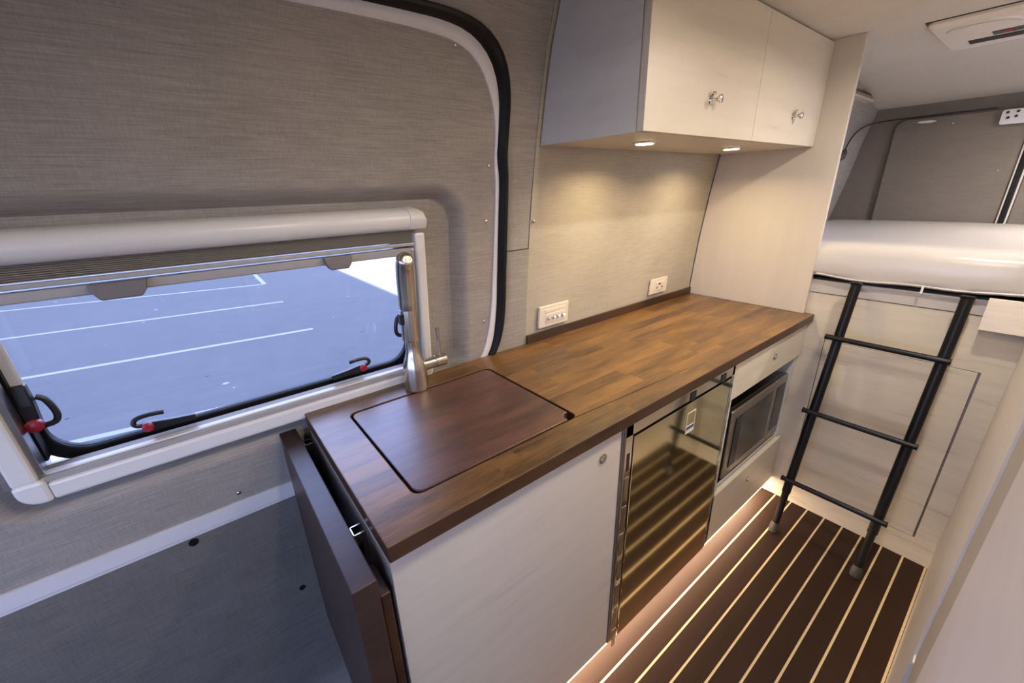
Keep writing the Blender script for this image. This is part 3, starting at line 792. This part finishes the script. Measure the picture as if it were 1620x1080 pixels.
# faucet
FX, FY = .280, .476
fa = root('faucet', (FX, FY, .90), 'brushed nickel pull-out kitchen faucet behind the sink lid', 'faucet')
obj('faucet_body', MB().tube([(FX, FY, .900), (FX, FY, .903), (FX, FY, .93), (FX, FY, .960), (FX, FY, .980), (FX, FY, .998), (FX, FY, 1.012), (FX, FY, 1.03), (FX, FY, 1.060)],
                             [.0300, .0325, .0325, .0312, .0280, .0215, .0175, .0165, .0165], 32), 'nickel', fa, smooth=True)
hd = obj('spray_head', MB().tube([(FX, FY, 1.043), (FX, FY, 1.046), (FX, FY - .0005, 1.08), (FX + .001, FY - .001, 1.12), (FX + .001, FY - .001, 1.128)], [.0205, .0230, .0225, .0212, .0207], 32), 'nickel', fa, smooth=True)
wp = [(FX + .001, FY - .001, 1.129), (FX + .002, FY - .002, 1.16), (FX + .002, FY - .005, 1.20), (FX + .002, FY - .010, 1.235), (FX + .002, FY - .017, 1.255), (FX + .002, FY - .024, 1.266), (FX + .002, FY - .030, 1.271)]
obj('spray_wand', MB().tube(catmull(wp, 4), [.0207, .0213] + [.0222] * 15 + [.0216, .0206, .0190, .0168, .0142, .0108, .0072, .003], 32), 'nickel', fa, smooth=True)
obj('spray_button', MB().box(FX - .0275, FX - .019, FY - .014, FY + .006, 1.092, 1.122), 'black', hd, bevel=.003)
hb = obj('handle_barrel', MB().tube([(FX + .02, FY - .004, .965), (FX + .060, FY - .004, .965), (FX + .0605, FY - .004, .965), (FX + .062, FY - .004, .965), (FX + .092, FY - .004, .965)], [.0165, .0165, .0150, .0175, .0175], 22), 'nickel', fa, smooth=True)
obj('handle_lever', MB().tube([(FX + .078, FY - .006, .978), (FX + .078, FY - .004, 1.02), (FX + .077, FY - .002, 1.060)], [.0055, .0048, .0060], 12), 'nickel', hb, smooth=True)

# wall plates
sw_ = root('switch_panel', (.85, yw(.985) - .010, .985), 'ivory plate with four small knobs on the wall above the worktop', 'switch')
def pbox(x0, x1, z0, z1, o0, o1, mb=None):
    mb = mb or MB(); v = [W(x, z, o) for z in (z0, z1) for o in (o0, o1) for x in (x0, x1)]
    return mb.add(v, [(0, 2, 3, 1), (4, 5, 7, 6), (0, 1, 5, 4), (2, 6, 7, 3), (0, 4, 6, 2), (1, 3, 7, 5)])
obj('cover_plate', pbox(.778, .920, .947, 1.026, -.020, -.010), 'plate', sw_, bevel=.002)
obj('switch_insert', pbox(.806, .900, .962, .996, -.0225, -.0195), 'plate', sw_, bevel=.001)
obj('indicator_bar', pbox(.803, .903, 1.000, 1.012, -.0215, -.0195), 'plate', sw_, bevel=.001)
for i in range(4):
    x = .818 + i * .0235; c = Vector(W(x, .981, -.0225))
    obj('switch_knob', MB().tube([c, c + Vector((0, -.006, 0)), c + Vector((0, -.009, .001))], [.0060, .0062, .004], 14), 'chrome', sw_, smooth=True)
ou = root('wall_outlet', (1.5, yw(.985) - .010, .985), 'ivory double socket plate on the wall near the partition', 'outlet')
obj('cover_plate', pbox(1.437, 1.565, .952, 1.021, -.018, -.010), 'plate', ou, bevel=.002)
oi = obj('socket_face', pbox(1.468, 1.536, .966, 1.006, -.0205, -.0175), 'plate', ou, bevel=.001)
for x in (1.479, 1.516):
    obj('socket_slot', pbox(x, x + .003, .976, .984, -.0212, -.0195).box(0, 0, 0, 0, 0, 0) if False else pbox(x, x + .003, .976, .984, -.0212, -.0195), 'black', oi)
    obj('socket_slot', pbox(x + .008, x + .011, .976, .984, -.0212, -.0195), 'black', oi)
obj('reset_button', pbox(1.494, 1.508, .992, .999, -.0218, -.0195), 'black', oi)
c = Vector(W(.738, 1.317, -.010))
obj('screw', MB().tube([c, c + Vector((0, -.0025, 0)), c + Vector((0, -.0035, 0))], [.005, .0045, .002], 12), 'nickel', wl, smooth=True)

# bed base
bb = root('bed_base', (2.4, -.35, 0), 'pale grained laminate bed platform front behind the ladder', 'bed')
BX = 1.8135
DY0, DY1, DZ0, DZ1 = -.480, -.055, .106, .802
gp = .0022
g = MB()
g.box(BX, BX + .018, DY1 + gp, .4, 0, .988).box(BX, BX + .018, -.5480, DY0 - .006, 0, .988)
g.box(BX, BX + .018, DY0 - .006, DY1 + gp, DZ1 + gp, .988).box(BX, BX + .018, DY0 - .006, DY1 + gp, 0, DZ0 - gp)
obj('front_panel', g, 'lam_y', bb)
obj('dark_void', MB().box(BX + .019, BX + .022, -.54, .4, .05, .98), 'inside', bb)
obj('access_door', MB().box(BX + .0005, BX + .018, DY0, DY1, DZ0, DZ1), 'lam_y', bb, bevel=.001)
obj('hinge_strip', MB().box(BX + .004, BX + .016, DY0 - .0055, DY0 - .001, DZ0, DZ1), 'steel', bb)
obj('top_rail', MB().box(BX - .003, BX + .02, -.5475, .4, .991, 1.040), 'rail_grey', bb, label='grey metal rail')
obj('platform', MB().box(BX + .012, 3.07, -1.20, .36, 1.030, 1.048), 'inside', bb)
# mattress
mt = MB(); rows = []
xsM = [1.800 + d for d in (0, .004, .014, .03, .06, .12, .3, .6, .95, 1.15, 1.22, 1.25, 1.268)]
def mtop(x):
    t = min((x - 1.800), 3.068 - x)
    return 1.146 + .040 * math.sqrt(max(0, 1 - (1 - min(1, t / .06)) ** 2)) + .006 * smooth01(t / .3)
ysM = frange(.355, -1.18, 30)
for yy in ysM:
    ed = min(.355 - yy, yy + 1.18); ek = math.sqrt(max(0, 1 - (1 - min(1, ed / .05)) ** 2))
    dip = .004 * math.sin(yy * 9) + .003 * math.sin(yy * 23 + 1)
    row = [(1.808, yy, 1.056 + dip), (1.799, yy, 1.064 + dip), (1.795, yy, 1.080), (1.795, yy, 1.12)]
    row += [(x, yy, 1.125 + (mtop(x) - 1.125) * (.5 + .5 * ek) + .0015 * math.sin(yy * 7 + x * 5)) for x in xsM]
    row += [(3.070, yy, 1.12), (3.068, yy, 1.056), (1.808, yy, 1.056 + dip)]
    if yy < -.50: row = [(max(q[0], 1.7955 + .0225 * min(1, (-.50 - yy) / .045)), q[1], q[2]) for q in row]
    rows.append(row)
mt.grid(rows); n_ = len(rows[0]) - 1
mt.add(rows[0][:-1], [tuple(range(n_))]); mt.add(rows[-1][:-1], [tuple(range(n_ - 1, -1, -1))])
mo = obj('mattress', mt, 'mattress', smooth=True, label='white vinyl covered mattress lying on the bed platform', cat='mattress')
obj('mattress_piping', MB().tube([(1.794, yy, 1.064 + .004 * math.sin(yy * 9) + .003 * math.sin(yy * 23 + 1)) for yy in frange(.02, -.9, 40)], .0035, 8), 'mattress', mo, smooth=True)
obj('care_tag', MB().box(1.788, 1.7895, -.292, -.286, 1.040, 1.066), 'frame', mo, label='small white tag')

obj('cover_board', MB().box(1.776, 1.7935, -.5475, -.4435, .953, 1.053), 'board', bevel=.0008, label='small pale grained board fixed at the right end of the bed rail', cat='board')

# ladder
la = root('bunk_ladder', (1.563, -.245, 0), 'black metal ladder leaning against the bed platform', 'ladder')
def lp(z, y_, dx=0): return (1.563 + (1.771 - 1.563) * z / 1.062 + dx, y_, z)
for y0_, y1_ in ((-.100, -.1175), (-.384, -.400)):
    yat = lambda z: y0_ + (y1_ - y0_) * z / 1.062
    r_ = obj('rail', MB().tube([lp(z, yat(z)) for z in frange(.19, 1.05, 8)], .0158, 18), 'ladder', la, smooth=True)
    obj('lower_rail', MB().tube([lp(z, yat(z)) for z in (.02, .1, .20)], .0128, 18), 'ladder', la, smooth=True)
    obj('rail_cap', MB().tube([lp(1.045, yat(1), 0), lp(1.052, yat(1)), lp(1.057, yat(1), 0)], [.017, .020, .012], 18), 'ladder', la, smooth=True)
    obj('hook', MB().box(1.768, 1.812, yat(1) - .012, yat(1) + .012, 1.042, 1.046), 'ladder', la, bevel=.001)
    ft = obj('rubber_foot', MB().tube([lp(0.001, yat(0)), lp(.012, yat(0)), lp(.030, yat(0)), lp(.045, yat(0))], [.017, .0185, .0175, .0135], 16), 'foot', la, smooth=True)
for z in (.850, .553, .253):
    c0, c1_ = lp(z, -.081, -.020), lp(z, -.414, -.020)
    rg = obj('rung', MB().tube([c0, (c0[0], -.25, z), c1_], .0098, 16), 'ladder', la, smooth=True)
    for yy in (c0[1], c1_[1]):
        s_ = 1 if yy > -.2 else -1
        obj('rung_cap', MB().tube([(c0[0], yy - s_ * .001, z), (c0[0], yy + s_ * .004, z)], [.0112, .0105], 16), 'ladder', rg, smooth=True)

# closet on the right
cl = root('tall_closet', (1.0, -.85, 0), 'tall pale laminate closet along the right side of the aisle', 'closet')
CY = -.548
obj('side_panel', MB().box(.703, 1.8120, CY - .02, CY, .0, 1.860), 'closet', cl)
obj('closet_body', MB().box(.10, 1.8125, -1.24, CY - .021, .0, 1.860), 'closet', cl)
cd = obj('closet_door', MB().box(.10, .530, CY - .0195, CY - .003, .63, 1.84), 'closet', cl, bevel=.002)
cd2 = obj('closet_door', MB().box(.10, .530, CY - .0195, CY - .003, .03, .585), 'closet', cl, bevel=.002)
obj('door_rebate', MB().box(.10, .7025, CY - .0208, CY - .0185, .0, 1.86), 'inside', cl)
obj('door_shade_band', MB().box(.5305, .6985, CY - .0185, CY - .0035, .63, 1.84), 'closet_shade', cl, label='beige strip drawn as the shadow beside the side panel')  # side panel's shadow on the closet front, built as a darker strip
obj('hinge_bracket', MB().box(.682, .702, CY - .012, CY - .001, .622, .629), 'frame', cl, bevel=.001)

# air conditioner on the ceiling
ac = root('roof_air_conditioner', (2.10, -.35, 1.862), 'ivory ceiling air conditioner housing above the bed', 'air conditioner')
AX0, AX1, AY0, AY1 = 1.857, 2.272, -.64, -.100
obj('gap_shade', MB().box(AX0 - .004, AX1 + .002, AY0, AY1 + .004, 1.8595, 1.8618), 'black', ac)  # black plate standing for the shadow in the gap below the ceiling
az = 1.848
rows_poly = rrect(AX0, AX1, AY0, AY1, .025, 6)
inner = rrect(AX0 + .012, AX1 - .012, AY0 + .012, AY1 - .012, .02, 6)
n_ = len(rows_poly); g = MB()
g.add([(x, y_, 1.8605) for x, y_ in rows_poly] + [(x, y_, 1.852) for x, y_ in rows_poly] + [(x, y_, 1.842) for x, y_ in inner],
      [tuple(range(2 * n_, 3 * n_)), tuple(range(n_ - 1, -1, -1))] + [(k_ * n_ + i, k_ * n_ + (i + 1) % n_, (k_ + 1) * n_ + (i + 1) % n_, (k_ + 1) * n_ + i) for k_ in range(2) for i in range(n_)])
obj('housing', g, 'ac', ac, smooth=True)
obj('round_vent', MB().tube([(1.965, -.215, 1.8425), (1.965, -.215, 1.838), (1.965, -.215, 1.8365), (1.965, -.215, 1.841)], [.082, .079, .070, .058], 40), 'ac', ac, smooth=True)
obj('vent_centre', MB().cyl((1.965, -.215, 1.8420), (1.965, -.215, 1.8380), .046, 36), 'ac_dim', ac)
obj('outlet_slot', MB().box(2.135, 2.192, -.60, -.165, 1.8400, 1.8425), 'black', ac)
obj('control_strip', MB().box(2.066, 2.112, -.60, -.226, 1.8395, 1.8425), 'handle_dark', ac)
obj('indicator_lamp', MB().box(2.072, 2.106, -.268, -.247, 1.8388, 1.8410), 'red', ac)

# items in the rear
vt = root('side_vent', (2.70, .26, 1.79), 'small brushed metal louvre high on the wall left of the bed', 'vent')
for i in range(3):
    obj('louvre', MB().box(2.50, 2.825, .238 - .006 * i, .262, 1.806 - .014 * i, 1.817 - .014 * i), ('black', 'nickel', 'plate')[i], vt, bevel=.001)
cb = catmull([(2.775, .287, 1.560), (2.805, .286, 1.597), (2.845, .278, 1.638), (2.90, .266, 1.668), (2.97, .248, 1.689), (3.045, .205, 1.702), (3.066, .10, 1.706), (3.066, -.06, 1.708), (3.066, -.20, 1.708)], 6)
rl = root('reading_lamp', (2.77, .30, 1.55), 'thin black flexible reading lamp curving along the rear left wall', 'lamp')
obj('flexible_stem', MB().tube(cb, .0035, 8), 'black', rl, smooth=True)
obj('lamp_head', MB().tube([(2.745, .296, 1.512), (2.752, .292, 1.520), (2.770, .288, 1.545), (2.778, .287, 1.562)], [.012, .018, .016, .006], 14), 'handle_dark', rl, smooth=True)
obj('clip_light', MB().tube([(3.062, .075, 1.680), (3.056, .06, 1.679), (3.056, .02, 1.678), (3.060, .002, 1.678)], [.002, .006, .006, .002], 12), 'frame', smooth=True,
    label='small white oval clip on the rear door lining', cat='clip')
lb = root('latch_bracket', (3.06, -.28, 1.66), 'white bracket plate with dark bolts at the top of the rear doors', 'bracket')
obj('plate', MB().prism(rrect(-.40, -.222, 1.632, 1.695, .008, 4), 'x', 3.055, 3.066), 'frame', lb, bevel=.001)
for yy, zz_ in ((-.240, 1.683), (-.272, 1.684), (-.270, 1.664), (-.246, 1.660), (-.315, 1.68), (-.318, 1.66)):
    obj('bolt', MB().tube([(3.056, yy, zz_), (3.050, yy, zz_), (3.048, yy, zz_)], [.0058, .0055, .003], 10), 'black', lb, smooth=True)
